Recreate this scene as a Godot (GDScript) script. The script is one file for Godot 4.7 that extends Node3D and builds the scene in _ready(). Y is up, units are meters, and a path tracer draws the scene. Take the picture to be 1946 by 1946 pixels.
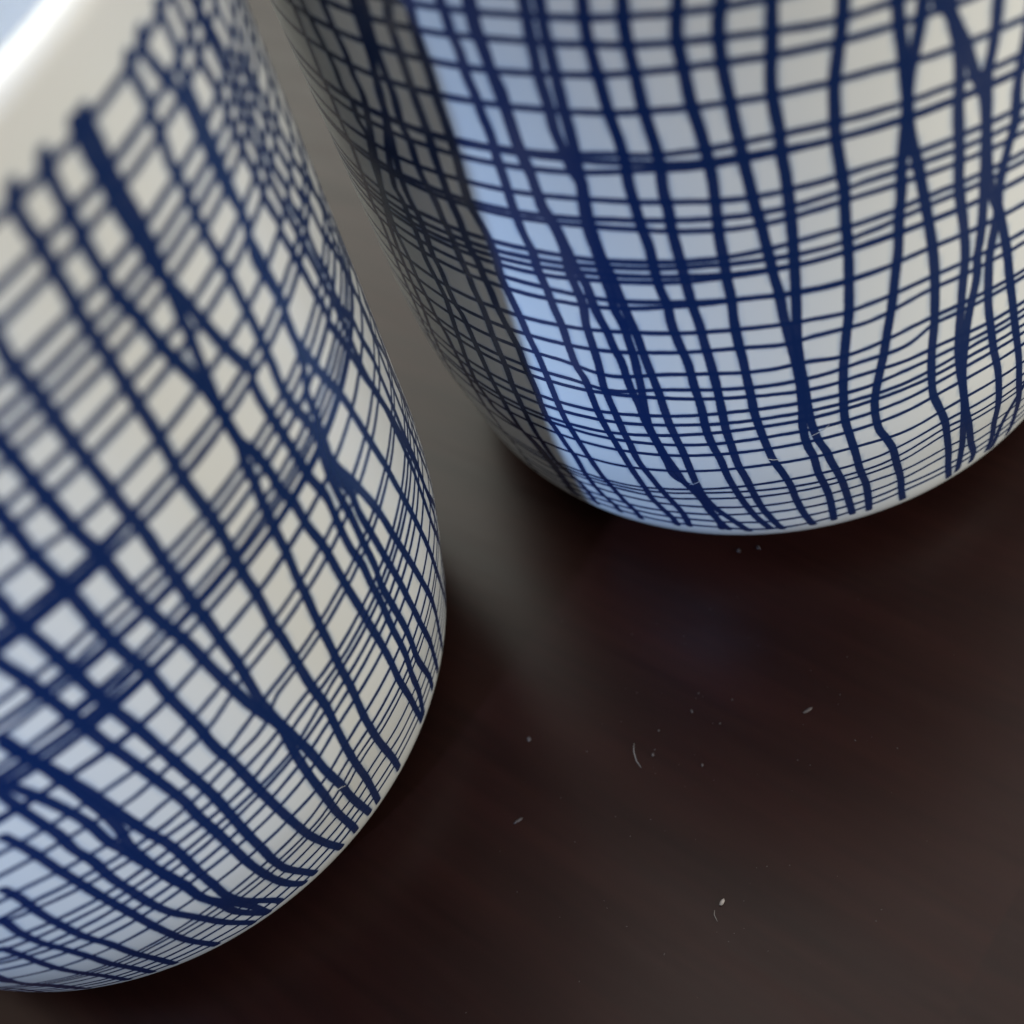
extends Node3D
# Two porcelain cups printed with a hand-drawn blue net, standing close together on a dark wooden table.
# Metres, y up. Each cup's axis is vertical; angles round a cup run from +x towards +z.

const WIDE := 2048
const LEFT_AT := Vector3(-0.04738258, 0.0, -0.08102541)
const RIGHT_AT := Vector3(0.03899343, 0.0, -0.10133228)
const RIGHT_SIZE := 1.0105355
# outer wall of a cup from the foot to the lip: radius and height in millimetres
const WALL := [21.862, 0.000, 23.666, 0.057, 25.453, 0.229, 27.206, 0.516, 28.908, 0.917, 30.543, 1.433, 32.091, 2.064, 33.521, 2.809, 34.801, 3.669, 35.898, 4.644, 36.778, 5.733, 37.425, 6.938, 37.889, 8.256, 38.235, 9.690, 38.529, 11.238, 38.837, 12.900, 39.208, 14.678, 39.624, 16.570, 40.050, 18.577, 40.450, 20.698, 40.790, 22.934, 41.044, 25.285, 41.224, 27.750, 41.350, 30.330, 41.444, 33.025, 41.526, 35.834, 41.613, 38.758, 41.707, 41.797, 41.805, 44.951, 41.903, 48.219, 42.000, 51.601, 42.092, 55.099, 42.184, 58.711, 42.277, 62.438, 42.376, 66.279, 42.485, 70.235, 42.605, 74.306, 42.736, 78.492, 42.875, 82.792, 43.019, 87.206, 43.165, 91.736]
const LIP_FROM := 89.0      # the printed wall ends here and the rolled lip begins

var wall_r := PackedFloat32Array()
var wall_h := PackedFloat32Array()
var wall_s := PackedFloat32Array()
var shake := FastNoiseLite.new()
var used := {}


func _ready() -> void:
	set_camera()
	set_light()
	prepare_wall()
	make_table()
	make_cups()
	make_specks()


func set_camera() -> void:
	var cam := Camera3D.new()
	cam.name = "camera"
	cam.transform = Transform3D(Basis(Vector3(0.9333897, -0.2202028, 0.2833625), Vector3(0.3588643, 0.5727375, -0.7370130), Vector3(0.0, 0.7896091, 0.6136102)), Vector3(0.0, 0.12194, 0.0077655))
	var lens := CameraAttributesPhysical.new()
	lens.frustum_focal_length = 12.0 / tan(deg_to_rad(45.0084 / 2.0))
	lens.frustum_near = 0.01
	lens.frustum_far = 20.0
	lens.frustum_focus_distance = 0.121
	lens.exposure_aperture = 13.0
	cam.attributes = lens
	add_child(cam)
	cam.current = true


func set_light() -> void:
	var e := Environment.new()
	e.background_mode = Environment.BG_COLOR
	e.background_color = Color(0.055, 0.058, 0.068).linear_to_srgb()
	e.tonemap_mode = Environment.TONE_MAPPER_LINEAR
	e.tonemap_exposure = 1.0
	e.sdfgi_enabled = true
	e.ssao_enabled = true
	e.ssil_enabled = true
	var w := WorldEnvironment.new()
	w.name = "surroundings"
	w.environment = e
	add_child(w)
	# a narrow shaft of blue window light from the left front, wide daylight low on the right, the ceiling, and the bright far side of the room
	shaft("window_light", Vector3(-0.720, 0.709, 0.624), Vector3(-0.0365, 0.052, -0.0692), 2.8, Color(0.36, 0.57, 1.0), 2.15)
	area("room_light", Vector3(0.153, 0.088, 0.067), Vector2(0.08, 0.08), Color(1.0, 0.98, 0.90), 0.0312)
	area("ceiling_light", Vector3(0.25, 1.45, -0.30), Vector2(1.2, 1.2), Color(1.0, 0.93, 0.87), 1.4)
	area("side_window_light", Vector3(-1.1, 1.15, -0.42), Vector2(0.5, 0.5), Color(1.0, 0.80, 0.66), 0.6)
	area("far_window_light", Vector3(-0.2, 1.3, -1.4), Vector2(1.7, 1.4), Color(0.95, 1.0, 0.90), 4.3)


func shaft(called: String, at: Vector3, to: Vector3, angle: float, tint: Color, energy: float) -> void:
	var l := SpotLight3D.new()
	l.name = called
	l.spot_angle = angle
	l.spot_angle_attenuation = 0.8
	l.spot_range = 6.0
	l.spot_attenuation = 2.0
	l.light_size = 0.028
	l.light_color = tint.linear_to_srgb()
	l.light_energy = energy
	l.shadow_enabled = true
	add_child(l)
	l.look_at_from_position(at, to, Vector3.UP)


func area(called: String, at: Vector3, size: Vector2, tint: Color, energy: float) -> void:
	var l := AreaLight3D.new()
	l.name = called
	l.area_size = size
	l.light_color = tint.linear_to_srgb()
	l.light_energy = energy
	l.area_range = 8.0
	l.shadow_enabled = true
	l.position = at
	add_child(l)
	l.look_at_from_position(at, Vector3(0.0, 0.04, -0.08), Vector3.UP)


# ---------------------------------------------------------------- helpers

func tag(o: Node, label: String, category: String, group := "", kind := "") -> void:
	if label: o.set_meta("label", label)
	if category: o.set_meta("category", category)
	if group: o.set_meta("group", group)
	if kind: o.set_meta("kind", kind)


func numbered(called: String) -> String:
	var n: int = used.get(called, 0)
	used[called] = n + 1
	return called if n == 0 else "%s_%03d" % [called, n]


func mesh_node(called: String, mesh: Mesh, parent: Node) -> MeshInstance3D:
	var o := MeshInstance3D.new()
	o.name = called
	o.mesh = mesh
	parent.add_child(o, true)
	return o


func prepare_wall() -> void:
	shake.seed = 7
	shake.frequency = 1.0
	var s := 0.0
	for i in WALL.size() / 2:
		wall_r.append(WALL[i * 2])
		wall_h.append(WALL[i * 2 + 1])
		if i > 0:
			s += Vector2(wall_r[i] - wall_r[i - 1], wall_h[i] - wall_h[i - 1]).length()
		wall_s.append(s)


func look_up(xs: PackedFloat32Array, ys: PackedFloat32Array, x: float) -> float:
	var i := clampi(xs.bsearch(x), 1, xs.size() - 1)
	return lerpf(ys[i - 1], ys[i], clampf((x - xs[i - 1]) / (xs[i] - xs[i - 1]), 0.0, 1.0))


# ---------------------------------------------------------------- the print

# A print is a sheet of ink coverage: columns run half-way round the cup from angle `from`, rows from the lip down along the wall.
func blank_print(from: float, wide: int, high: int, scale: float) -> Dictionary:
	var cover := PackedFloat32Array()
	cover.resize(wide * high)
	return {"from": from, "wide": wide, "high": high, "cover": cover, "scale": scale, "ink": 1.0 if scale == 1.0 else 0.93, "fine": 0.59 if scale == 1.0 else 0.56, "top": look_up(wall_h, wall_s, LIP_FROM)}


# (column, row) of an angle in tenths of a degree and a height in tenths of a millimetre
func on_print(b: Dictionary, angle: float, height: float) -> Vector2:
	var s := look_up(wall_h, wall_s, height * 0.1 / b.scale)
	return Vector2((angle * 0.1 - b.from) / 180.0 * b.wide, (1.0 - s / b.top) * b.high)


# a smooth curve through sorted knots: y at every whole x from a to b
func smooth_curve(p: Array, a: int, b: int) -> PackedFloat32Array:
	var n := p.size()
	var slope := PackedFloat32Array()
	for i in n:
		var l: Vector2 = p[maxi(i - 1, 0)]
		var r: Vector2 = p[mini(i + 1, n - 1)]
		slope.append((r.y - l.y) / maxf(r.x - l.x, 0.001))
	var out := PackedFloat32Array()
	var k := 0
	for x in range(a, b):
		while k < n - 2 and p[k + 1].x < x:
			k += 1
		var l: Vector2 = p[k]
		var r: Vector2 = p[k + 1]
		var w := maxf(r.x - l.x, 0.001)
		var t := (x - l.x) / w
		if t < 0.0:
			out.append(l.y)
		elif t > 1.0:
			out.append(r.y)
		else:
			var t2 := t * t
			var t3 := t2 * t
			out.append((2 * t3 - 3 * t2 + 1) * l.y + (t3 - 2 * t2 + t) * w * slope[k] + (3 * t2 - 2 * t3) * r.y + (t3 - t2) * w * slope[k + 1])
	return out


# a thick line that runs down the cup; knots are angle, height pairs from the top down
func thread(b: Dictionary, knots: Array) -> void:
	var width: float = b.ink
	var p := []
	for i in knots.size() / 2:
		var q := on_print(b, knots[i * 2], knots[i * 2 + 1])
		p.append(Vector2(q.y, q.x))
	var wide: int = b.wide
	var high: int = b.high
	# up to the printed edge where the drawn part begins lower, and down to the foot
	if knots[1] > 600 and knots[1] < 850:
		var lean: float = (p[1].y - p[0].y) / maxf(p[1].x - p[0].x, 1.0)
		var edge := on_print(b, 0.0, 870.0 * b.scale).y
		p.push_front(Vector2(edge, p[0].y - lean * (p[0].x - edge) * 0.4))
	var foot := on_print(b, 0.0, 84.0 + shake.get_noise_1d(knots[0] * 3.7) * 9.0).y
	if p[-1].x < foot - 4:
		var lean: float = (p[-1].y - p[-2].y) / maxf(p[-1].x - p[-2].x, 1.0)
		p.append(Vector2(foot, p[-1].y + lean * (foot - p[-1].x) * 0.3))
	# each thread begins as a small blob just above the topmost fine line
	p[0] = Vector2(p[0].x - 0.55 * high / float(b.top), p[0].y) if knots[1] > 600 else p[0]
	var first := maxi(int(p[0].x), 0)
	var last := mini(int(p[-1].x), high - 1)
	var xs := smooth_curve(p, first, last)
	var cover: PackedFloat32Array = b.cover
	var top_s: float = b.top
	var scale: float = b.scale
	var rows_per_mm := high / top_s
	for row in range(first, last):
		var s: float = (1.0 - float(row) / high) * top_s
		var r := look_up(wall_s, wall_r, s) * scale
		var columns_per_mm := wide / (PI * r)
		var x := xs[row - first]
		if x < -60 or x > wide + 60:
			continue
		var ds := xs[mini(row - first + 3, xs.size() - 1)] - xs[maxi(row - first - 3, 0)]
		var tilt := ds / 6.0 / columns_per_mm * rows_per_mm
		var half := width * 0.5 * sqrt(1.0 + tilt * tilt) * remap(clampf(s, 30.0, 75.0), 30.0, 75.0, 0.86, 1.03) * (1.0 + 0.10 * shake.get_noise_2d(row * 0.012, knots[0]))
		var close := minf(row - first, last - row) / rows_per_mm
		if close < half:
			half *= sqrt(maxf(0.0, 1.0 - pow(1.0 - close / half, 2.0)))
		var fuzz := 0.045
		var full := 0.993 + 0.007 * shake.get_noise_2d(row * 0.006, knots[0] * 1.3)
		var jag := 0.03 * shake.get_noise_2d(row * 0.11, knots[0] * 0.7)
		var from := maxi(int(x - (half + 0.15) * columns_per_mm), 0)
		var to := mini(int(x + (half + 0.15) * columns_per_mm) + 1, wide - 1)
		var base := row * wide
		for c in range(from, to + 1):
			var d := absf(c - x) / columns_per_mm - half
			d += jag if c > x else -jag * 0.6
			var a := clampf(0.5 - d / fuzz * 0.5, 0.0, 1.0) * full
			if a > 0.0:
				cover[base + c] = 1.0 - (1.0 - cover[base + c]) * (1.0 - a)
	b.cover = cover


# a fine line that runs round the cup; knots are angle, height pairs in order of angle
func ring(b: Dictionary, knots: Array) -> void:
	var width: float = b.fine
	var p := []
	for i in knots.size() / 2:
		p.append(on_print(b, knots[i * 2], knots[i * 2 + 1]))
	var wide: int = b.wide
	var high: int = b.high
	var left: Vector2 = p[0]
	var right: Vector2 = p[-1]
	p.push_front(Vector2(minf(left.x - 40.0, -10.0), left.y))
	p.append(Vector2(maxf(right.x + 40.0, wide + 10.0), right.y))
	var ys := smooth_curve(p, 0, wide)
	var cover: PackedFloat32Array = b.cover
	var rows_per_mm: float = high / b.top
	var at: float = knots[1]
	for x in wide:
		var y := ys[x] + (shake.get_noise_2d(x * 0.004, at) * 0.16 + shake.get_noise_2d(x * 0.05, at + 50.0) * 0.028) * rows_per_mm
		var half := width * 0.5 * (1.0 + 0.16 * shake.get_noise_2d(x * 0.01, at + 9.0)) * remap(clampf(at, 200.0, 700.0), 200.0, 600.0, 0.86, 1.04)
		var from := maxi(int(y - (half + 0.1) * rows_per_mm), 0)
		var to := mini(int(y + (half + 0.1) * rows_per_mm) + 1, high - 1)
		for row in range(from, to + 1):
			var a := clampf(0.5 - (absf(row - y) / rows_per_mm - half) / 0.05, 0.0, 1.0) * 0.99
			if a > 0.0:
				cover[row * wide + x] = 1.0 - (1.0 - cover[row * wide + x]) * (1.0 - a)
	b.cover = cover


# the far side, which the photograph does not show: the same fine lines and threads that wander in the same manner
func wandering_threads(b: Dictionary, seed_: int) -> void:
	var rng := RandomNumberGenerator.new()
	rng.seed = seed_
	for i in 42:
		var a: float = b.from * 10.0 + (i + rng.randf_range(0.1, 0.9)) * 1800.0 / 42.0
		var k := []
		var drift := rng.randf_range(-10, 10)
		for j in 12:
			k.append_array([a + drift, 869 - j * 71])
			drift += rng.randf_range(-22, 22)
		thread(b, k)


func ink_texture(b: Dictionary) -> ImageTexture:
	var wide: int = b.wide
	var high: int = b.high
	var cover: PackedFloat32Array = b.cover
	var bytes := PackedByteArray()
	bytes.resize(wide * high * 3)
	# glaze and cobalt ink, linear values turned to sRGB bytes through a table of coverages
	var table := PackedByteArray()
	for i in 256:
		var t := i / 255.0
		var c := Color(0.755, 0.755, 0.715).lerp(Color(0.0035, 0.0190, 0.088), t).linear_to_srgb()
		table.append_array([c.r8, c.g8, c.b8])
	var ink := PackedByteArray()
	ink.resize(wide * high)
	for i in wide * high:
		var v := int(minf(cover[i], 1.0) * 255.0)
		var k := v * 3
		var j := i * 3
		ink[i] = v
		bytes[j] = table[k]
		bytes[j + 1] = table[k + 1]
		bytes[j + 2] = table[k + 2]
	var drawn := Image.create_from_data(wide, high, false, Image.FORMAT_RGB8, bytes)
	drawn.convert(Image.FORMAT_RGBA8)
	# cobalt bleeds into the glaze: where lines crowd, the white between them is tinted
	var bleed := Image.create_from_data(wide, high, false, Image.FORMAT_L8, ink)
	var small := wide
	while small > wide / 8:
		small /= 2
		bleed.resize(small, maxi(1, high * small / wide), Image.INTERPOLATE_BILINEAR)
	for y in bleed.get_height():
		for x in small:
			var t := clampf((bleed.get_pixel(x, y).r - 0.16) * 0.75, 0.0, 0.42)
			bleed.set_pixel(x, y, Color(t, t, t))
	bleed.resize(wide, high, Image.INTERPOLATE_CUBIC)
	var tint := Image.create_empty(wide, high, false, Image.FORMAT_RGBA8)
	var wash := Color(0.10, 0.185, 0.36).linear_to_srgb()
	var veil := PackedByteArray()
	veil.resize(wide * high * 4)
	var soft := bleed.get_data()
	for i in wide * high:
		var j := i * 4
		veil[j] = wash.r8
		veil[j + 1] = wash.g8
		veil[j + 2] = wash.b8
		veil[j + 3] = soft[i] * (255 - ink[i]) / 255
	tint.set_data(wide, high, false, Image.FORMAT_RGBA8, veil)
	drawn.blend_rect(tint, Rect2i(0, 0, wide, high), Vector2i.ZERO)
	drawn.convert(Image.FORMAT_RGB8)
	return ImageTexture.create_from_image(drawn)


# ---------------------------------------------------------------- the cups

func glaze(tint: Color, picture: Texture2D = null) -> StandardMaterial3D:
	var m := StandardMaterial3D.new()
	if picture:
		m.albedo_texture = picture
	else:
		m.albedo_color = tint.linear_to_srgb()
	m.roughness = 0.22
	m.metallic_specular = 0.5
	return m


# a surface turned round the y axis from (radius, height) points in metres; u runs once over the arc, v is given per point
func turned(points: PackedVector2Array, vs: PackedFloat32Array, from: float, arc: float, steps: int, into: ArrayMesh, m: Material) -> void:
	var n := points.size()
	var normals := PackedVector2Array()
	for i in n:
		var d := (points[mini(i + 1, n - 1)] - points[maxi(i - 1, 0)]).normalized()
		normals.append(Vector2(d.y, -d.x))
	var pos := PackedVector3Array()
	var nor := PackedVector3Array()
	var uv := PackedVector2Array()
	var idx := PackedInt32Array()
	for k in steps + 1:
		var a := deg_to_rad(from + arc * k / steps)
		for i in n:
			pos.append(Vector3(points[i].x * cos(a), points[i].y, points[i].x * sin(a)))
			nor.append(Vector3(normals[i].x * cos(a), normals[i].y, normals[i].x * sin(a)))
			uv.append(Vector2(float(k) / steps, vs[i] if i < vs.size() else 0.0))
	for k in steps:
		for i in n - 1:
			var q := k * n + i
			idx.append_array([q, q + n, q + 1, q + 1, q + n, q + n + 1])
	var arrays := []
	arrays.resize(Mesh.ARRAY_MAX)
	arrays[Mesh.ARRAY_VERTEX] = pos
	arrays[Mesh.ARRAY_NORMAL] = nor
	arrays[Mesh.ARRAY_TEX_UV] = uv
	arrays[Mesh.ARRAY_INDEX] = idx
	into.add_surface_from_arrays(Mesh.PRIMITIVE_TRIANGLES, arrays)
	into.surface_set_material(into.get_surface_count() - 1, m)


func make_cup(called: String, at: Vector3, size: float, front: Texture2D, back: Texture2D, label: String) -> void:
	var cup := Node3D.new()
	cup.name = called
	cup.position = at
	tag(cup, label, "cup", "blue net printed cups")
	add_child(cup)
	var white := glaze(Color(0.755, 0.75, 0.715))
	var k := 0.001 * size
	# the printed wall, in 120 rows so that it bends smoothly
	var s_top := look_up(wall_h, wall_s, LIP_FROM)
	var points := PackedVector2Array()
	var vs := PackedFloat32Array()
	for i in 121:
		var s := s_top * i / 120.0
		points.append(Vector2(look_up(wall_s, wall_r, s), look_up(wall_s, wall_h, s)) * k)
		vs.append(1.0 - i / 120.0)
	var wall := ArrayMesh.new()
	turned(points, vs, 0.0, 180.0, 180, wall, glaze(Color.WHITE, front))
	turned(points, vs, 180.0, 180.0, 180, wall, glaze(Color.WHITE, back))
	tag(mesh_node("body", wall, cup), "outer wall with a net of cobalt blue lines under the glaze", "")
	# the plain lip, rolled over the top
	var lip := PackedVector2Array()
	var r := look_up(wall_h, wall_r, LIP_FROM)
	lip.append(Vector2(r, LIP_FROM) * k)
	lip.append(Vector2(43.13, 90.6) * k)
	for i in 13:
		var a := PI * i / 12.0
		lip.append(Vector2(43.13 - 1.45 + 1.45 * cos(a), 90.6 + 1.25 * sin(a)) * k)
	lip.append(Vector2(40.15, 88.6) * k)
	var rolled := ArrayMesh.new()
	turned(lip, PackedFloat32Array(), 0.0, 360.0, 180, rolled, white)
	tag(mesh_node("rim", rolled, cup), "plain white rolled lip above the print", "")
	# the inside
	var bowl := PackedVector2Array()
	for i in 24:
		var h := lerpf(88.6, 16.0, i / 23.0)
		bowl.append(Vector2(look_up(wall_h, wall_r, h) - 2.9, h) * k)
	var corner: float = look_up(wall_h, wall_r, 16.0) - 2.9
	for i in range(1, 13):
		var a := PI / 2 * i / 12.0
		bowl.append(Vector2(corner - 12.0 + 12.0 * cos(a), 16.0 - 11.0 * sin(a)) * k)
	bowl.append(Vector2(0.02, 4.8) * k)
	var inside := ArrayMesh.new()
	turned(bowl, PackedFloat32Array(), 0.0, 360.0, 120, inside, white)
	mesh_node("inner_wall", inside, cup)
	# the bare foot ring and the recess it surrounds
	var foot := PackedVector2Array()
	for q in [Vector2(0.02, 2.6), Vector2(17.6, 2.4), Vector2(18.6, 1.2), Vector2(19.2, 0.15), Vector2(19.9, 0.0), Vector2(21.2, 0.0), Vector2(21.862, 0.02)]:
		foot.append(q * k)
	var ring_mesh := ArrayMesh.new()
	var bare := StandardMaterial3D.new()
	bare.albedo_color = Color(0.62, 0.58, 0.5).linear_to_srgb()
	bare.roughness = 0.8
	turned(foot, PackedFloat32Array(), 0.0, 360.0, 120, ring_mesh, bare)
	mesh_node("foot_ring", ring_mesh, cup)


func make_cups() -> void:
	var a := blank_print(0.0, WIDE, WIDE, 1.0)
	rings_of_left_cup(a)
	threads_of_left_cup(a)
	var a_back := blank_print(180.0, 1024, 1024, 1.0)
	rings_of_left_cup(a_back)
	wandering_threads(a_back, 11)
	var rng := RandomNumberGenerator.new()
	rng.seed = 21
	unseen_threads(a, 978, 1800, 21)
	unseen_threads(a, -20, 75, 23)
	var b := blank_print(0.0, WIDE, WIDE, RIGHT_SIZE)
	rings_of_right_cup(b)
	threads_of_right_cup(b)
	var b_back := blank_print(180.0, 1024, 1024, RIGHT_SIZE)
	rings_of_right_cup(b_back)
	wandering_threads(b_back, 12)
	unseen_threads(b, 0, 690, 22)
	make_cup("cup", LEFT_AT, 1.0, ink_texture(a), ink_texture(a_back), "blue net printed white cup at the left, its plain white rim in view")
	make_cup("cup_001", RIGHT_AT, RIGHT_SIZE, ink_texture(b), ink_texture(b_back), "blue net printed white cup at the right, its left side in the other cup's shadow")


# threads on the parts of the printed front that lie outside the photograph
func unseen_threads(b: Dictionary, from: float, to: float, seed_: int) -> void:
	var rng := RandomNumberGenerator.new()
	rng.seed = seed_
	var x := from
	while x < to:
		var k := []
		var drift := 0.0
		for j in 12:
			k.append_array([x + drift, 869 - j * 71])
			drift += rng.randf_range(-16, 16)
		thread(b, k)
		x += rng.randf_range(28, 62)


# ---------------------------------------------------------------- the table

func make_table() -> void:
	var m := StandardMaterial3D.new()
	m.albedo_texture = wood_texture()
	m.roughness_texture = wood_gloss()
	m.roughness = 1.0
	m.metallic_specular = 0.265
	var st := SurfaceTool.new()
	st.begin(Mesh.PRIMITIVE_TRIANGLES)
	# a slab with a rounded front edge, larger than the frame on every side; the grain runs away to the right at the front
	var lo := Vector2(-0.45, -0.62)
	var hi := Vector2(0.45, 0.28)
	var edge := [Vector2(0.0, 0.0), Vector2(0.0012, -0.0004), Vector2(0.0022, -0.0013), Vector2(0.003, -0.003), Vector2(0.003, -0.024), Vector2(0.0, -0.027)]
	var loop := func(k: int) -> Array:
		var o: float = edge[k].x
		var y: float = edge[k].y
		return [Vector3(lo.x - o, y, lo.y - o), Vector3(hi.x + o, y, lo.y - o), Vector3(hi.x + o, y, hi.y + o), Vector3(lo.x - o, y, hi.y + o)]
	var put := func(q: Array, n: Array) -> void:
		for i in [0, 1, 2, 0, 2, 3]:
			var v: Vector3 = q[i]
			st.set_normal(n[i])
			var g := Vector2(v.x, v.z).rotated(-deg_to_rad(53.0))
			st.set_uv(Vector2(g.x / 0.36, (g.y + v.y) / 0.18))
			st.add_vertex(v)
	put.call(loop.call(0), [Vector3.UP, Vector3.UP, Vector3.UP, Vector3.UP])
	for k in edge.size() - 1:
		var a: Array = loop.call(k)
		var b: Array = loop.call(k + 1)
		for i in 4:
			var j := (i + 1) % 4
			var n: Vector3 = (b[i] - a[i]).cross(a[j] - a[i]).normalized()
			if n.dot(Vector3(a[i].x + a[j].x, 0.2, a[i].z + a[j].z + 0.34)) < 0.0:
				n = -n
			put.call([a[i], b[i], b[j], a[j]], [n, n, n, n])
	var bottom: Array = loop.call(edge.size() - 1)
	bottom.reverse()
	put.call(bottom, [Vector3.DOWN, Vector3.DOWN, Vector3.DOWN, Vector3.DOWN])
	st.set_material(m)
	var t := mesh_node("table_top", st.commit(), self)
	tag(t, "dark reddish brown polished wooden table top under both cups", "table")


func wood_texture() -> ImageTexture:
	var n := FastNoiseLite.new()
	n.seed = 3
	n.frequency = 1.0
	var im := Image.create_empty(1024, 512, false, Image.FORMAT_RGB8)
	for y in 512:
		for x in 1024:
			# long soft bands along the grain (x), fine pores across it, all seamless enough at this size
			var band := n.get_noise_2d(x * 0.004, y * 0.035) * 0.5 + 0.5
			var fine := n.get_noise_2d(x * 0.012 + 90.0, y * 0.22) * 0.5 + 0.5
			var pore := smoothstep(0.25, 0.6, n.get_noise_2d(x * 0.03 + 30.0, y * 0.55))
			var t := clampf(band * 0.65 + fine * 0.35, 0.0, 1.0)
			var c := Color(0.0065, 0.0018, 0.0014).lerp(Color(0.0260, 0.0078, 0.0058), t)
			c = c.lerp(Color(0.006, 0.004, 0.004), pore * 0.04)
			im.set_pixel(x, y, c.linear_to_srgb())
	return ImageTexture.create_from_image(im)


func wood_gloss() -> ImageTexture:
	var n := FastNoiseLite.new()
	n.seed = 5
	n.frequency = 1.0
	var im := Image.create_empty(1024, 512, false, Image.FORMAT_RGB8)
	for y in 512:
		for x in 1024:
			var g := 0.31 + 0.025 * n.get_noise_2d(x * 0.006, y * 0.06) + 0.03 * n.get_noise_2d(x * 0.015, y * 0.2 + 40.0)
			im.set_pixel(x, y, Color(g, g, g))
	return ImageTexture.create_from_image(im)


# ---------------------------------------------------------------- crumbs and lint

# an uneven flake of dust, a squashed faceted pebble
func flake(st: SurfaceTool, size: Vector3, seed_: int) -> void:
	var rng := RandomNumberGenerator.new()
	rng.seed = seed_
	var rows := []
	for i in 5:
		var a := PI * i / 4.0
		var row := []
		for j in 7:
			var b := TAU * j / 7.0
			var w := rng.randf_range(0.7, 1.15)
			row.append(Vector3(sin(a) * cos(b) * w, cos(a) + 0.92, sin(a) * sin(b) * w) * size * 0.5)
		rows.append(row)
	for i in 4:
		for j in 7:
			var q := [rows[i][j], rows[i][(j + 1) % 7], rows[i + 1][(j + 1) % 7], rows[i + 1][j]]
			for k in [0, 1, 2, 0, 2, 3]:
				st.add_vertex(q[k])
	st.generate_normals()


func hair(points: Array, radius: float, m: Material) -> ArrayMesh:
	var curve := Curve3D.new()
	for i in points.size():
		var l: Vector3 = points[maxi(i - 1, 0)]
		var r: Vector3 = points[mini(i + 1, points.size() - 1)]
		curve.add_point(points[i], (l - r) / 6.0, (r - l) / 6.0)
	var st := SurfaceTool.new()
	st.begin(Mesh.PRIMITIVE_TRIANGLES)
	var steps := 14
	var rings := []
	var long := curve.get_baked_length()
	for i in steps + 1:
		var f := curve.sample_baked_with_rotation(long * i / steps)
		var fat := radius * (0.35 + 0.65 * sin(PI * clampf(i / float(steps), 0.06, 0.94)))
		var loop := []
		for j in 5:
			loop.append(f.origin + f.basis.x * cos(TAU * j / 5.0) * fat + f.basis.y * sin(TAU * j / 5.0) * fat)
		rings.append(loop)
	for i in steps:
		for j in 5:
			var q := [rings[i][j], rings[i][(j + 1) % 5], rings[i + 1][(j + 1) % 5], rings[i + 1][j]]
			for k in [0, 1, 2, 0, 2, 3]:
				st.add_vertex(q[k])
	st.generate_normals()
	st.set_material(m)
	return st.commit()


func on_cup(at: Vector3, size: float, angle: float, height: float, off: float) -> Vector3:
	var r := look_up(wall_h, wall_r, height / size) * size * 0.001 + off
	var a := deg_to_rad(angle)
	return at + Vector3(cos(a) * r, height * 0.001, sin(a) * r)


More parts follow.
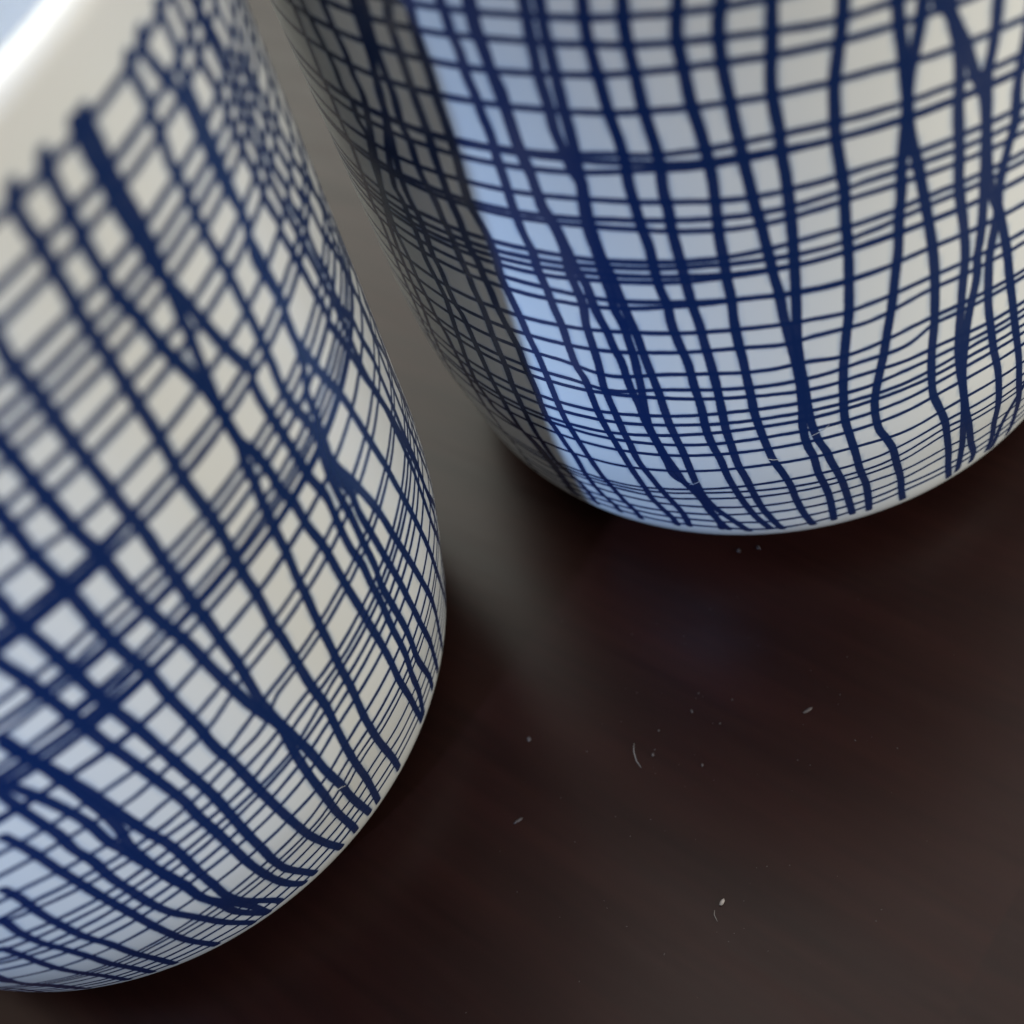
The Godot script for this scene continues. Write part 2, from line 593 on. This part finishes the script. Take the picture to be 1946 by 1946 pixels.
func make_specks() -> void:
	var dust := StandardMaterial3D.new()
	dust.albedo_color = Color(0.30, 0.27, 0.25).linear_to_srgb()
	dust.roughness = 0.6
	var dull := StandardMaterial3D.new()
	dull.albedo_color = Color(0.075, 0.062, 0.06).linear_to_srgb()
	dull.roughness = 0.7
	# x, z (millimetres), long, wide, high, turn, material, label
	var crumbs := [
		[5.45, -32.43, 0.9, 0.55, 0.35, 40.0, dust, "brightest pale crumb on the dark table, at the bottom right"],
		[10.4, -52.7, 0.5, 0.25, 0.15, 80.0, dull, "dim grey crumb on the table, above the curled fibre"],
		[9.1, -46.5, 0.45, 0.28, 0.2, 70.0, dull, "dim grey crumb on the table, right of the curled fibre"],
		[21.6, -48.0, 1.3, 0.4, 0.12, 10.0, dull, "long dim flake on the table, below the right cup and farthest right"],
		[-11.1, -48.1, 1.2, 0.4, 0.12, 15.0, dull, "long dim flake on the table, nearest to the left cup"],
		[4.7, -49.6, 0.5, 0.35, 0.2, 60.0, dull, "small grey crumb on the table, touching the curled fibre's right side"],
		[23.0, -69.6, 0.55, 0.4, 0.3, 85.0, dull, "dim crumb on the table, just below the right cup's foot"],
		[12.6, -50.2, 0.3, 0.2, 0.12, 20.0, dull, "tiny dim crumb on the table, farthest right of the curled fibre's neighbours"],
		[6.3, -52.0, 0.28, 0.2, 0.1, 50.0, dull, "tiny dim crumb on the table, between the curled fibre and the right cup"],
		[-7.2, -56.6, 0.7, 0.5, 0.08, 75.0, dull, "broad dim smear of dust on the table, closest to the gap between the cups"],
		[25.2, -69.0, 0.5, 0.35, 0.3, 95.0, dull, "dim crumb on the table, below the right cup, right of its twin"],
	]
	for i in crumbs.size():
		var k: Array = crumbs[i]
		var st := SurfaceTool.new()
		st.begin(Mesh.PRIMITIVE_TRIANGLES)
		flake(st, Vector3(k[2], k[4], k[3]) * 0.001, 30 + i)
		st.set_material(k[6])
		var o := mesh_node(numbered("crumb"), st.commit(), self)
		o.position = Vector3(k[0] * 0.001, 0.00002, k[1] * 0.001)
		o.rotation.y = deg_to_rad(k[5])
		tag(o, k[7], "crumb", "crumbs on the table")
	# the finest dust, too small and too many to tell apart
	var rng := RandomNumberGenerator.new()
	rng.seed = 77
	var fine := SurfaceTool.new()
	fine.begin(Mesh.PRIMITIVE_TRIANGLES)
	for i in 90:
		var one := SurfaceTool.new()
		one.begin(Mesh.PRIMITIVE_TRIANGLES)
		var w := rng.randf_range(0.04, 0.13) * 0.001
		flake(one, Vector3(w * rng.randf_range(1.0, 2.5), w * 0.5, w), 200 + i)
		var spot := Vector3(rng.randfn(0.010, 0.012), 0.00001, rng.randfn(-0.048, 0.012))
		fine.append_from(one.commit(), 0, Transform3D(Basis(Vector3.UP, rng.randf() * TAU), spot))
	fine.set_material(dull)
	tag(mesh_node("dust", fine.commit(), self), "fine grey dust specks strewn over the table in front of the cups", "dust", "", "stuff")
	var lint := StandardMaterial3D.new()
	lint.albedo_color = Color(0.5, 0.5, 0.48).linear_to_srgb()
	lint.roughness = 0.5
	var faint := StandardMaterial3D.new()
	faint.albedo_color = Color(0.22, 0.21, 0.2).linear_to_srgb()
	faint.roughness = 0.6
	var fibres := [
		[[Vector3(3.3, 0.1, -51.6), Vector3(2.95, 0.35, -50.6), Vector3(2.85, 0.3, -49.5), Vector3(3.05, 0.1, -48.7)], 0.06, "curled white fibre standing on the table between the two cups"],
		[[Vector3(4.5, 0.06, -32.0), Vector3(4.3, 0.12, -31.6), Vector3(4.35, 0.06, -30.9)], 0.04, "short thin fibre on the table beside the brightest crumb"],
	]
	for f in fibres:
		var pts: Array = f[0].map(func(v: Vector3) -> Vector3: return v * 0.001)
		var o := mesh_node(numbered("fibre"), hair(pts, f[1] * 0.001, faint), self)
		tag(o, f[2], "fibre", "lint")
	var hairs := [
		[RIGHT_AT, RIGHT_SIZE, [121.2, 20.1, 120.4, 20.4, 119.8, 20.8, 119.1, 21.7], "white lint hair on the right cup's lower wall, leftmost of the three there"],
		[RIGHT_AT, RIGHT_SIZE, [104.4, 27.9, 103.3, 28.3, 102.6, 28.6, 101.7, 29.3], "white lint hair on the right cup's lower wall, rightmost of the three there"],
		[RIGHT_AT, RIGHT_SIZE, [109.9, 25.15, 109.2, 24.85, 108.3, 24.8], "white lint hair on the right cup's lower wall, middle one of the three there"],
		[LEFT_AT, 1.0, [55.6, 21.2, 55.0, 20.9, 54.4, 20.5, 53.9, 20.0], "white lint hair on the left cup's lower right wall"],
	]
	for f in hairs:
		var pts := []
		var q: Array = f[2]
		for i in q.size() / 2:
			pts.append(on_cup(f[0], f[1], q[i * 2], q[i * 2 + 1], 0.00007))
		var o := mesh_node(numbered("lint_hair"), hair(pts, 0.00004, lint), self)
		tag(o, f[3], "lint", "lint")


# ---------------------------------------------------------------- the drawn lines, in tenths of a degree round the cup and tenths of a millimetre of height

func rings_of_right_cup(b: Dictionary) -> void:
	ring(b, [600, 869, 1100, 869, 1500, 869])
	ring(b, [600, 840, 1100, 841, 1500, 840])
	ring(b, [600, 825, 1100, 824, 1500, 825])
	ring(b, [600, 796, 1100, 798, 1500, 796])
	ring(b, [600, 781, 1100, 780, 1500, 781])
	ring(b, [600, 769, 1100, 772])
	ring(b, [1079, 750, 1197, 752, 1301, 756])
	ring(b, [977, 723, 1016, 723, 1081, 727, 1201, 731, 1309, 735])
	ring(b, [976, 705, 1017, 706, 1083, 708, 1206, 707, 1318, 709])
	ring(b, [909, 671, 975, 675, 1017, 675, 1086, 675, 1214, 675, 1330, 678])
	ring(b, [906, 640, 974, 640, 1018, 640, 1089, 639, 1142, 637, 1189, 636, 1222, 637, 1345, 636])
	ring(b, [905, 627, 974, 626, 1018, 626, 1090, 627, 1143, 626, 1191, 628, 1224, 630, 1346, 634])
	ring(b, [905, 626, 974, 625, 1018, 625, 1091, 624, 1144, 621, 1192, 622, 1226, 621, 1351, 620])
	ring(b, [902, 591, 973, 592, 1019, 589, 1078, 587, 1100, 587, 1233, 593, 1368, 593])
	ring(b, [901, 579, 973, 578, 1019, 574, 1101, 570, 1238, 572, 1377, 571])
	ring(b, [899, 565, 973, 565, 1020, 563, 1102, 558, 1240, 564, 1379, 565])
	ring(b, [897, 544, 972, 538, 1020, 536, 1105, 529, 1248, 527, 1375, 529])
	ring(b, [896, 534, 972, 527, 1020, 521, 1106, 520, 1250, 520, 1373, 518])
	ring(b, [894, 517, 972, 514, 1021, 510, 1107, 509, 1252, 511, 1372, 509])
	ring(b, [895, 516, 972, 513, 1021, 509, 1107, 506, 1254, 503, 1368, 501])
	ring(b, [891, 486, 971, 480, 1021, 478, 1110, 480, 1259, 480, 1370, 486])
	ring(b, [892, 486, 971, 479, 1021, 476, 1110, 479, 1262, 470, 1366, 471])
	ring(b, [888, 452, 970, 444, 999, 441, 1033, 442, 1113, 443, 1176, 442, 1269, 439, 1366, 436])
	ring(b, [887, 437, 969, 422, 999, 421, 1034, 420, 1065, 417, 1116, 419, 1204, 416, 1276, 412, 1362, 411])
	ring(b, [883, 401, 968, 389, 999, 386, 1046, 388, 1085, 385, 1209, 386, 1284, 377, 1358, 386])
	ring(b, [882, 391, 922, 375, 978, 372, 1023, 367, 1086, 364, 1213, 364, 1289, 354, 1353, 360])
	ring(b, [822, 358, 872, 359, 921, 355, 977, 354, 1024, 350, 1087, 351, 1215, 351, 1349, 348])
	ring(b, [820, 346, 870, 345, 920, 341, 977, 334, 1089, 332, 1220, 324, 1347, 317])
	ring(b, [819, 337, 869, 330, 919, 323, 977, 320, 1090, 317, 1223, 309, 1344, 302])
	ring(b, [817, 323, 868, 319, 918, 315, 977, 312, 1091, 305, 1226, 293, 1339, 283])
	ring(b, [814, 310, 866, 306, 917, 299, 976, 294, 1092, 287, 1229, 276, 1335, 273])
	ring(b, [811, 291, 864, 288, 915, 279, 975, 274, 1093, 269, 1233, 257, 1329, 255])
	ring(b, [805, 260, 859, 256, 912, 245, 974, 244, 1095, 240, 1239, 227, 1326, 222])
	ring(b, [799, 235, 855, 234, 909, 222, 949, 213, 1097, 202, 1189, 192, 1249, 184, 1320, 177])
	ring(b, [793, 216, 852, 218, 906, 203, 947, 193, 1098, 187, 1190, 182, 1251, 174, 1323, 168])
	ring(b, [789, 204, 849, 205, 903, 188, 945, 182, 1099, 173, 1193, 168, 1255, 160, 1321, 160])
	ring(b, [774, 166, 839, 170, 898, 161, 942, 160, 1100, 149, 1232, 145, 1318, 143])
	ring(b, [764, 141, 832, 149, 893, 140, 938, 135, 1101, 130, 1211, 126, 1312, 122])
	ring(b, [889, 121, 936, 116, 1103, 107, 1197, 109, 1298, 109])
	ring(b, [886, 106, 934, 101, 1104, 86, 1200, 94])


func threads_of_right_cup(b: Dictionary) -> void:
	thread(b, [1462, 749, 1467, 731, 1471, 704, 1471, 682, 1471, 664, 1476, 635, 1473, 618, 1475, 600, 1475, 581, 1468, 558, 1466, 534, 1463, 517, 1462, 504, 1461, 487, 1458, 470, 1458, 452, 1455, 435, 1454, 413, 1455, 391, 1454, 368, 1452, 343, 1453, 313, 1451, 292, 1449, 262, 1447, 239, 1443, 215, 1439, 177, 1429, 160, 1410, 129])
	thread(b, [1427, 755, 1434, 736, 1435, 718, 1436, 698, 1437, 675, 1437, 650, 1437, 631, 1440, 611, 1440, 586, 1440, 564, 1437, 543, 1437, 524, 1436, 508, 1431, 494, 1430, 475, 1427, 459, 1426, 437, 1422, 418, 1418, 402, 1414, 386, 1413, 357, 1409, 325, 1408, 284, 1399, 262, 1392, 236, 1385, 212, 1385, 170, 1378, 132, 1361, 106])
	thread(b, [1398, 759, 1402, 737, 1403, 716, 1403, 694, 1405, 674, 1405, 645, 1406, 622, 1409, 599, 1411, 566, 1402, 540, 1398, 511, 1401, 484, 1396, 457, 1392, 434, 1389, 408, 1384, 383, 1381, 356, 1378, 320, 1375, 293, 1370, 272, 1364, 249, 1358, 221, 1352, 185, 1345, 159, 1336, 129, 1323, 103])
	thread(b, [1360, 763, 1359, 750, 1359, 737, 1356, 721, 1357, 702, 1354, 686, 1353, 667, 1350, 646, 1351, 625, 1350, 603, 1350, 577, 1347, 547, 1342, 527, 1342, 506, 1338, 483, 1336, 461, 1332, 437, 1331, 407, 1328, 380, 1322, 366, 1319, 343, 1316, 316, 1310, 288, 1304, 269, 1296, 237, 1291, 212, 1284, 178, 1281, 153, 1269, 125, 1259, 106])
	thread(b, [1326, 765, 1328, 748, 1327, 729, 1326, 710, 1321, 690, 1321, 672, 1320, 650, 1318, 634, 1315, 616, 1314, 591, 1313, 579, 1307, 566, 1303, 553, 1300, 533, 1301, 509, 1299, 497, 1295, 471, 1298, 444, 1297, 421, 1296, 391, 1297, 360, 1294, 337, 1290, 314, 1286, 288, 1282, 271, 1278, 242, 1268, 212, 1257, 176, 1248, 151, 1238, 121])
	thread(b, [1330, 765, 1332, 744, 1329, 723, 1327, 703, 1325, 683, 1323, 663, 1322, 642, 1319, 625, 1315, 609, 1313, 596, 1311, 581, 1304, 567, 1299, 550, 1295, 532, 1292, 515, 1284, 496, 1282, 475, 1279, 459, 1273, 439, 1269, 417, 1264, 400, 1262, 378, 1260, 360, 1254, 337, 1252, 317, 1247, 295, 1241, 272, 1235, 244, 1230, 216, 1205, 190, 1194, 135, 1171, 87])
	thread(b, [1273, 766, 1275, 745, 1276, 724, 1277, 706, 1275, 682, 1275, 658, 1270, 638, 1266, 620, 1261, 608, 1264, 586, 1265, 560, 1262, 536, 1260, 511, 1257, 489, 1256, 468, 1250, 448, 1248, 427, 1246, 405, 1246, 385, 1246, 366, 1247, 347, 1248, 326, 1247, 304, 1242, 283, 1236, 261, 1226, 233, 1219, 206, 1209, 186, 1197, 153, 1184, 110])
	thread(b, [1258, 766, 1260, 745, 1260, 724, 1260, 706, 1260, 678, 1259, 659, 1259, 639, 1260, 620, 1259, 608, 1261, 580, 1260, 560, 1257, 533, 1250, 508, 1247, 489, 1242, 463, 1236, 435, 1234, 418, 1230, 391, 1225, 363, 1222, 337, 1219, 312, 1214, 289, 1209, 267, 1205, 238, 1201, 203, 1194, 169, 1180, 138, 1155, 105, 1137, 79])
	thread(b, [1219, 765, 1221, 749, 1221, 732, 1219, 710, 1216, 678, 1211, 649, 1209, 629, 1210, 612, 1208, 591, 1205, 564, 1201, 543, 1200, 519, 1198, 497, 1193, 477, 1192, 453, 1188, 430, 1181, 401, 1178, 369, 1174, 339, 1172, 304, 1167, 277, 1160, 253, 1155, 223, 1147, 189, 1138, 156, 1125, 122, 1102, 83])
	thread(b, [1184, 763, 1186, 748, 1186, 731, 1184, 708, 1182, 677, 1177, 647, 1175, 627, 1176, 601, 1174, 580, 1174, 563, 1171, 534, 1169, 515, 1167, 494, 1164, 471, 1160, 450, 1158, 429, 1154, 400, 1151, 369, 1149, 338, 1147, 304, 1143, 277, 1138, 244, 1130, 215, 1123, 182, 1112, 139, 1096, 103, 1083, 79])
	thread(b, [1137, 759, 1140, 747, 1142, 731, 1140, 709, 1137, 678, 1131, 649, 1128, 628, 1126, 608, 1126, 588, 1126, 565, 1126, 548, 1124, 524, 1123, 500, 1121, 481, 1121, 454, 1119, 426, 1116, 404, 1114, 382, 1111, 351, 1109, 327, 1104, 301, 1098, 274, 1091, 248, 1080, 221, 1070, 192, 1063, 159, 1052, 120, 1034, 79])
	thread(b, [1101, 754, 1105, 739, 1106, 723, 1105, 701, 1102, 679, 1099, 654, 1096, 634, 1093, 614, 1090, 596, 1087, 577, 1083, 560, 1080, 542, 1077, 524, 1073, 499, 1069, 480, 1066, 453, 1061, 425, 1055, 388, 1051, 357, 1050, 326, 1050, 292, 1045, 264, 1038, 244, 1031, 209, 1020, 174, 1013, 147, 1006, 107, 1002, 82])
	thread(b, [1059, 748, 1060, 732, 1062, 707, 1064, 686, 1062, 663, 1059, 644, 1058, 623, 1055, 600, 1052, 555, 1051, 508, 1051, 467, 1052, 423, 1050, 387, 1046, 356, 1043, 324, 1039, 298, 1031, 270, 1021, 249, 1015, 230, 1004, 201, 996, 178, 984, 133, 972, 86])
	thread(b, [999, 735, 1000, 720, 1004, 695, 1007, 674, 1007, 651, 1006, 627, 1002, 601, 998, 575, 997, 548, 994, 513, 993, 476, 993, 437, 996, 410, 999, 367, 999, 329, 997, 296, 989, 262, 981, 232, 972, 195, 959, 157, 951, 120, 945, 84])
	thread(b, [951, 723, 949, 707, 944, 680, 940, 656, 937, 633, 939, 609, 940, 584, 939, 554, 940, 532, 939, 497, 941, 467, 943, 435, 947, 402, 950, 375, 956, 339, 959, 312, 957, 287, 951, 264, 940, 244, 929, 222, 917, 184, 902, 139, 894, 104, 886, 79])
	thread(b, [928, 717, 930, 697, 934, 677, 937, 660, 937, 633, 932, 607, 923, 579, 916, 553, 911, 534, 903, 502, 896, 469, 891, 429, 888, 387, 888, 358, 886, 328, 880, 291, 870, 268, 854, 233, 842, 197, 826, 152, 813, 109, 801, 78])
	thread(b, [902, 709, 897, 691, 890, 672, 886, 644, 884, 616, 878, 574, 875, 543, 871, 525, 863, 493, 857, 460, 856, 428, 854, 387, 851, 343, 845, 311, 837, 284, 823, 238, 805, 194, 784, 146, 766, 112])
	thread(b, [913, 713, 902, 701, 883, 670, 871, 644, 858, 621, 851, 594, 845, 562, 837, 527, 823, 500, 811, 471, 800, 441, 789, 404, 776, 363, 762, 320, 745, 272, 729, 226, 698, 159, 685, 118])
	thread(b, [854, 694, 853, 677, 854, 656, 856, 639, 853, 613, 850, 584, 846, 552, 843, 519, 841, 496, 840, 471, 841, 453, 838, 427, 840, 402, 842, 382, 842, 352, 841, 323, 837, 289, 827, 245, 817, 201, 801, 147, 790, 94])
	thread(b, [817, 657, 818, 643, 819, 611, 816, 581, 820, 557, 823, 538, 824, 516, 822, 494, 823, 470, 824, 446, 821, 419, 815, 382, 804, 342, 794, 310, 781, 276, 772, 247, 758, 203, 748, 165, 732, 121])
	thread(b, [1485, 696, 1492, 672, 1497, 653, 1499, 639, 1529, 585, 1544, 548, 1539, 533, 1539, 515, 1537, 499, 1538, 481, 1541, 461, 1536, 438, 1531, 414, 1535, 385, 1539, 358, 1543, 326, 1545, 298, 1544, 272, 1533, 255, 1525, 239, 1475, 219, 1458, 198, 1453, 174])
	thread(b, [1470, 748, 1472, 732, 1476, 716, 1487, 685, 1492, 664, 1505, 619, 1516, 583, 1521, 556, 1520, 540, 1515, 524, 1515, 501, 1518, 476, 1514, 456, 1514, 430, 1511, 409, 1506, 400, 1503, 378, 1501, 349, 1499, 325, 1496, 299, 1491, 277, 1488, 253, 1481, 226, 1468, 197])
	thread(b, [1536, 731, 1535, 707, 1531, 688, 1534, 668, 1531, 649, 1543, 619, 1561, 580, 1581, 536, 1591, 504, 1598, 474, 1593, 439, 1594, 408, 1589, 384, 1585, 358, 1574, 331])
	thread(b, [1585, 718, 1580, 698, 1576, 681, 1572, 664, 1574, 645, 1564, 634, 1568, 613, 1560, 599, 1577, 562, 1589, 521, 1612, 472, 1621, 433, 1625, 394, 1626, 352, 1634, 315])
	thread(b, [1618, 706, 1620, 686, 1623, 662, 1626, 638, 1625, 614, 1628, 587, 1627, 563, 1636, 524, 1648, 482, 1642, 460, 1651, 426, 1658, 389])


func rings_of_left_cup(b: Dictionary) -> void:
	ring(b, [250, 869, 750, 869, 1150, 869])
	ring(b, [250, 840, 750, 841, 1150, 840])
	ring(b, [250, 825, 750, 824, 1150, 825])
	ring(b, [250, 796, 750, 798, 1150, 796])
	ring(b, [250, 781, 750, 780, 1150, 781])
	ring(b, [250, 768, 750, 769, 1150, 768])
	ring(b, [729, 755, 847, 757, 951, 761])
	ring(b, [627, 731, 666, 731, 731, 734, 851, 738, 959, 742])
	ring(b, [626, 715, 667, 716, 733, 718, 856, 717, 968, 719])
	ring(b, [559, 683, 625, 687, 667, 687, 736, 687, 864, 687, 980, 690])
	ring(b, [556, 656, 624, 656, 668, 656, 739, 655, 792, 653, 839, 652, 872, 653, 995, 653])
	ring(b, [555, 644, 624, 643, 668, 643, 740, 644, 793, 643, 841, 645, 874, 647, 996, 651])
	ring(b, [555, 643, 624, 642, 668, 642, 741, 641, 794, 637, 842, 638, 876, 638, 1001, 637])
	ring(b, [552, 606, 623, 607, 669, 604, 728, 603, 750, 602, 883, 609, 1018, 609])
	ring(b, [551, 594, 623, 593, 669, 589, 751, 585, 888, 587, 1027, 586])
	ring(b, [549, 580, 623, 580, 670, 578, 752, 574, 890, 580, 1029, 580])
	ring(b, [547, 561, 622, 555, 670, 553, 755, 547, 898, 545, 1025, 546])
	ring(b, [546, 551, 622, 544, 670, 539, 756, 538, 900, 538, 1023, 536])
	ring(b, [544, 534, 622, 532, 671, 528, 757, 527, 902, 528, 1022, 527])
	ring(b, [545, 534, 622, 530, 671, 526, 757, 523, 904, 520, 1018, 518])
	ring(b, [541, 503, 621, 496, 671, 494, 760, 496, 909, 496, 1020, 502])
	ring(b, [542, 502, 621, 495, 671, 492, 760, 494, 912, 485, 1016, 486])
	ring(b, [538, 465, 620, 457, 649, 453, 683, 454, 763, 456, 826, 454, 919, 451, 1016, 448])
	ring(b, [537, 449, 619, 433, 649, 431, 684, 430, 715, 427, 766, 429, 854, 426, 926, 421, 1012, 420])
	ring(b, [533, 409, 618, 396, 649, 393, 696, 395, 735, 392, 859, 393, 934, 384, 1008, 393])
	ring(b, [532, 398, 572, 381, 628, 378, 673, 372, 736, 369, 863, 369, 939, 359, 1003, 365])
	ring(b, [472, 362, 522, 364, 571, 360, 627, 358, 674, 354, 737, 355, 865, 355, 999, 352])
	ring(b, [470, 350, 520, 349, 570, 344, 627, 337, 739, 335, 870, 325, 997, 318])
	ring(b, [469, 340, 519, 333, 569, 324, 627, 322, 740, 319, 873, 310, 994, 302])
	ring(b, [467, 325, 518, 321, 568, 316, 627, 313, 741, 305, 876, 293, 989, 283])
	ring(b, [464, 311, 516, 306, 567, 299, 626, 294, 742, 287, 879, 276, 985, 273])
	ring(b, [461, 291, 514, 288, 565, 279, 625, 274, 743, 269, 883, 257, 979, 255])
	ring(b, [455, 260, 509, 256, 562, 245, 624, 244, 745, 240, 889, 227, 976, 222])
	ring(b, [449, 235, 505, 234, 559, 222, 599, 213, 747, 202, 839, 192, 899, 184, 970, 177])
	ring(b, [443, 216, 502, 218, 556, 203, 597, 193, 748, 187, 840, 182, 901, 174, 973, 168])
	ring(b, [439, 204, 499, 205, 553, 188, 595, 182, 749, 173, 843, 168, 905, 160, 971, 160])
	ring(b, [424, 166, 489, 170, 548, 161, 592, 160, 750, 149, 882, 145, 968, 143])
	ring(b, [414, 141, 482, 149, 543, 140, 588, 135, 751, 130, 861, 126, 962, 122])
	ring(b, [539, 121, 586, 116, 753, 107, 847, 109, 948, 109])
	ring(b, [536, 106, 584, 101, 754, 86, 850, 94])
	ring(b, [300, 579, 500, 582, 700, 584, 900, 582])
	ring(b, [300, 543, 500, 546, 700, 548, 900, 546])
	ring(b, [300, 529, 500, 532, 700, 534, 900, 532])
	ring(b, [300, 656, 510, 656, 590, 650, 750, 649, 900, 648])


func threads_of_left_cup(b: Dictionary) -> void:
	thread(b, [617, 728, 618, 710, 620, 691, 620, 667, 620, 645, 623, 592, 622, 563, 619, 534, 621, 498, 621, 444, 623, 413, 621, 381, 621, 350, 621, 316, 620, 269, 618, 226, 615, 183, 606, 131, 593, 84])
	thread(b, [582, 767, 582, 743, 583, 724, 583, 700, 583, 678, 581, 655, 581, 641, 582, 602, 580, 565, 574, 527, 573, 499, 571, 464, 567, 420, 563, 396, 557, 363, 560, 338, 564, 313, 567, 273, 568, 227, 568, 171, 561, 98])
	thread(b, [537, 815, 539, 806, 539, 790, 538, 775, 539, 758, 540, 736, 540, 716, 540, 690, 541, 666, 540, 640, 543, 603, 544, 582, 546, 549, 546, 526, 548, 495, 549, 469, 552, 441, 556, 407, 555, 366, 552, 335, 549, 300, 548, 256, 543, 210, 539, 158, 528, 89])
	thread(b, [461, 875, 469, 867, 471, 852, 470, 841, 472, 826, 473, 810, 475, 793, 476, 772, 476, 753, 477, 736, 478, 713, 479, 686, 483, 641, 482, 601, 483, 579, 486, 556, 489, 526, 490, 498, 495, 462, 495, 440, 497, 409, 500, 369, 500, 327, 504, 299, 509, 257, 510, 213, 506, 152, 506, 91])
	thread(b, [664, 674, 666, 651, 665, 615, 665, 583, 665, 530, 663, 500, 662, 458, 661, 415, 660, 385, 660, 358, 662, 327, 664, 300, 666, 266, 667, 235, 669, 199, 666, 152, 647, 89])
	thread(b, [700, 631, 697, 610, 696, 584, 694, 546, 693, 504, 690, 470, 687, 425, 685, 381, 687, 350, 687, 317, 688, 282, 690, 243, 690, 205, 688, 159, 682, 121, 666, 83])
	thread(b, [428, 875, 432, 872, 434, 861, 436, 851, 437, 838, 439, 823, 440, 808, 440, 796, 441, 786, 438, 771, 434, 755, 431, 733, 426, 713, 417, 682, 414, 656, 414, 635, 415, 619, 422, 601, 423, 585, 427, 567, 430, 548, 433, 528, 436, 500, 441, 473, 444, 445, 449, 412, 452, 382, 457, 342, 460, 305, 466, 257, 464, 199, 451, 125, 447, 88])
	thread(b, [381, 874, 383, 858, 385, 841, 386, 824, 386, 808, 387, 794, 389, 779, 394, 757, 397, 742, 399, 730, 401, 716, 405, 700, 409, 679, 413, 658, 415, 639, 414, 619, 406, 598, 402, 572, 402, 552, 396, 527, 396, 498, 391, 465, 391, 432, 391, 397, 390, 365, 390, 340, 389, 302, 389, 268, 389, 225, 375, 155, 362, 86])
	thread(b, [393, 874, 397, 855, 397, 838, 399, 821, 398, 806, 397, 791, 397, 777, 394, 761, 388, 741, 383, 720, 376, 692, 367, 666, 360, 649, 366, 638, 367, 617, 365, 594, 363, 569, 362, 548, 360, 523, 353, 494, 356, 461, 358, 426, 354, 394, 356, 364, 356, 336, 360, 292, 359, 243, 360, 197, 351, 140, 354, 99])
	thread(b, [315, 871, 319, 862, 319, 847, 322, 837, 323, 822, 328, 806, 326, 795, 328, 778, 329, 765, 329, 749, 328, 730, 327, 714, 328, 685, 328, 671, 330, 650, 332, 629, 335, 609, 332, 583, 325, 562, 321, 532, 317, 499, 301, 456, 285, 404, 278, 359, 270, 309, 260, 254, 248, 208, 235, 145])
	thread(b, [288, 873, 295, 868, 289, 848, 282, 837, 276, 818, 277, 803, 277, 787, 277, 765, 275, 748, 271, 728, 277, 716, 276, 693, 275, 674, 274, 650, 282, 638, 283, 619, 277, 595, 267, 564, 251, 527, 243, 492, 236, 456, 226, 411, 221, 376, 215, 336, 210, 296, 205, 253, 197, 206, 154, 113])
	thread(b, [253, 872, 254, 849, 262, 828, 264, 804, 266, 782, 269, 758, 271, 734, 272, 718, 284, 703, 282, 683, 277, 658, 278, 643, 283, 619, 289, 597, 305, 576, 309, 552, 324, 535, 333, 505, 334, 489, 334, 463, 333, 445, 335, 411, 336, 373, 342, 349, 341, 310, 338, 263, 336, 200, 310, 122])
	thread(b, [309, 552, 316, 524, 324, 491, 315, 462, 318, 433, 315, 399, 312, 356, 309, 316, 307, 271, 301, 222, 281, 151, 273, 88])
	thread(b, [224, 861, 225, 849, 226, 839, 227, 822, 224, 810, 221, 792, 223, 780, 223, 763, 223, 745, 221, 725, 223, 710, 218, 687, 222, 678, 217, 653, 213, 633, 210, 611, 204, 588, 208, 576, 198, 552, 188, 522, 180, 493, 161, 449, 154, 408, 151, 370, 150, 330, 156, 292, 154, 237, 100, 132])
	thread(b, [189, 837, 185, 824, 181, 815, 178, 801, 175, 787, 178, 768, 177, 754, 178, 741, 178, 725, 176, 707, 170, 689, 174, 671, 163, 650, 166, 633, 166, 613, 159, 593, 162, 577, 160, 555, 142, 531, 139, 507, 127, 474, 125, 442, 125, 405, 127, 363, 123, 321, 127, 275, 96, 215])
	thread(b, [150, 818, 149, 799, 156, 788, 149, 773, 151, 759, 151, 744, 146, 727, 147, 709, 141, 686, 141, 666, 124, 644, 118, 610, 104, 587, 92, 561, 90, 537, 76, 506, 69, 478, 70, 455, 49, 415, 51, 380, 25, 309])
	thread(b, [115, 802, 129, 781, 134, 762, 128, 741, 122, 719, 115, 696, 109, 673, 79, 628, 55, 590, 46, 564, 35, 529, 19, 490, 37, 475, 3, 428])
	thread(b, [752, 569, 749, 542, 744, 516, 741, 485, 739, 460, 738, 434, 737, 409, 735, 377, 731, 343, 732, 312, 735, 279, 737, 241, 740, 198, 732, 152, 711, 101])
	thread(b, [749, 573, 748, 536, 746, 497, 746, 461, 747, 430, 750, 404, 758, 376, 761, 343, 762, 304, 759, 271, 759, 236, 755, 188, 754, 142, 734, 83])
	thread(b, [783, 531, 778, 514, 772, 489, 767, 459, 765, 432, 768, 397, 765, 366, 764, 340, 761, 320, 757, 273, 759, 231, 748, 187, 737, 131])
	thread(b, [791, 521, 793, 498, 793, 466, 793, 438, 797, 412, 796, 383, 800, 348, 800, 310, 800, 283, 797, 244, 787, 199, 777, 135, 762, 94])
	thread(b, [828, 476, 826, 458, 825, 433, 826, 401, 826, 369, 826, 338, 825, 303, 824, 272, 826, 205, 829, 142, 821, 92])
	thread(b, [882, 408, 881, 383, 886, 341, 886, 302, 885, 273, 879, 237, 883, 170, 885, 113])
	thread(b, [918, 364, 925, 328, 924, 292, 917, 261, 914, 221, 918, 181])
	thread(b, [962, 309, 959, 276, 959, 232])
	thread(b, [200, 869, 194, 800, 198, 720, 186, 640, 174, 560, 172, 480, 145, 400, 130, 300, 130, 120])
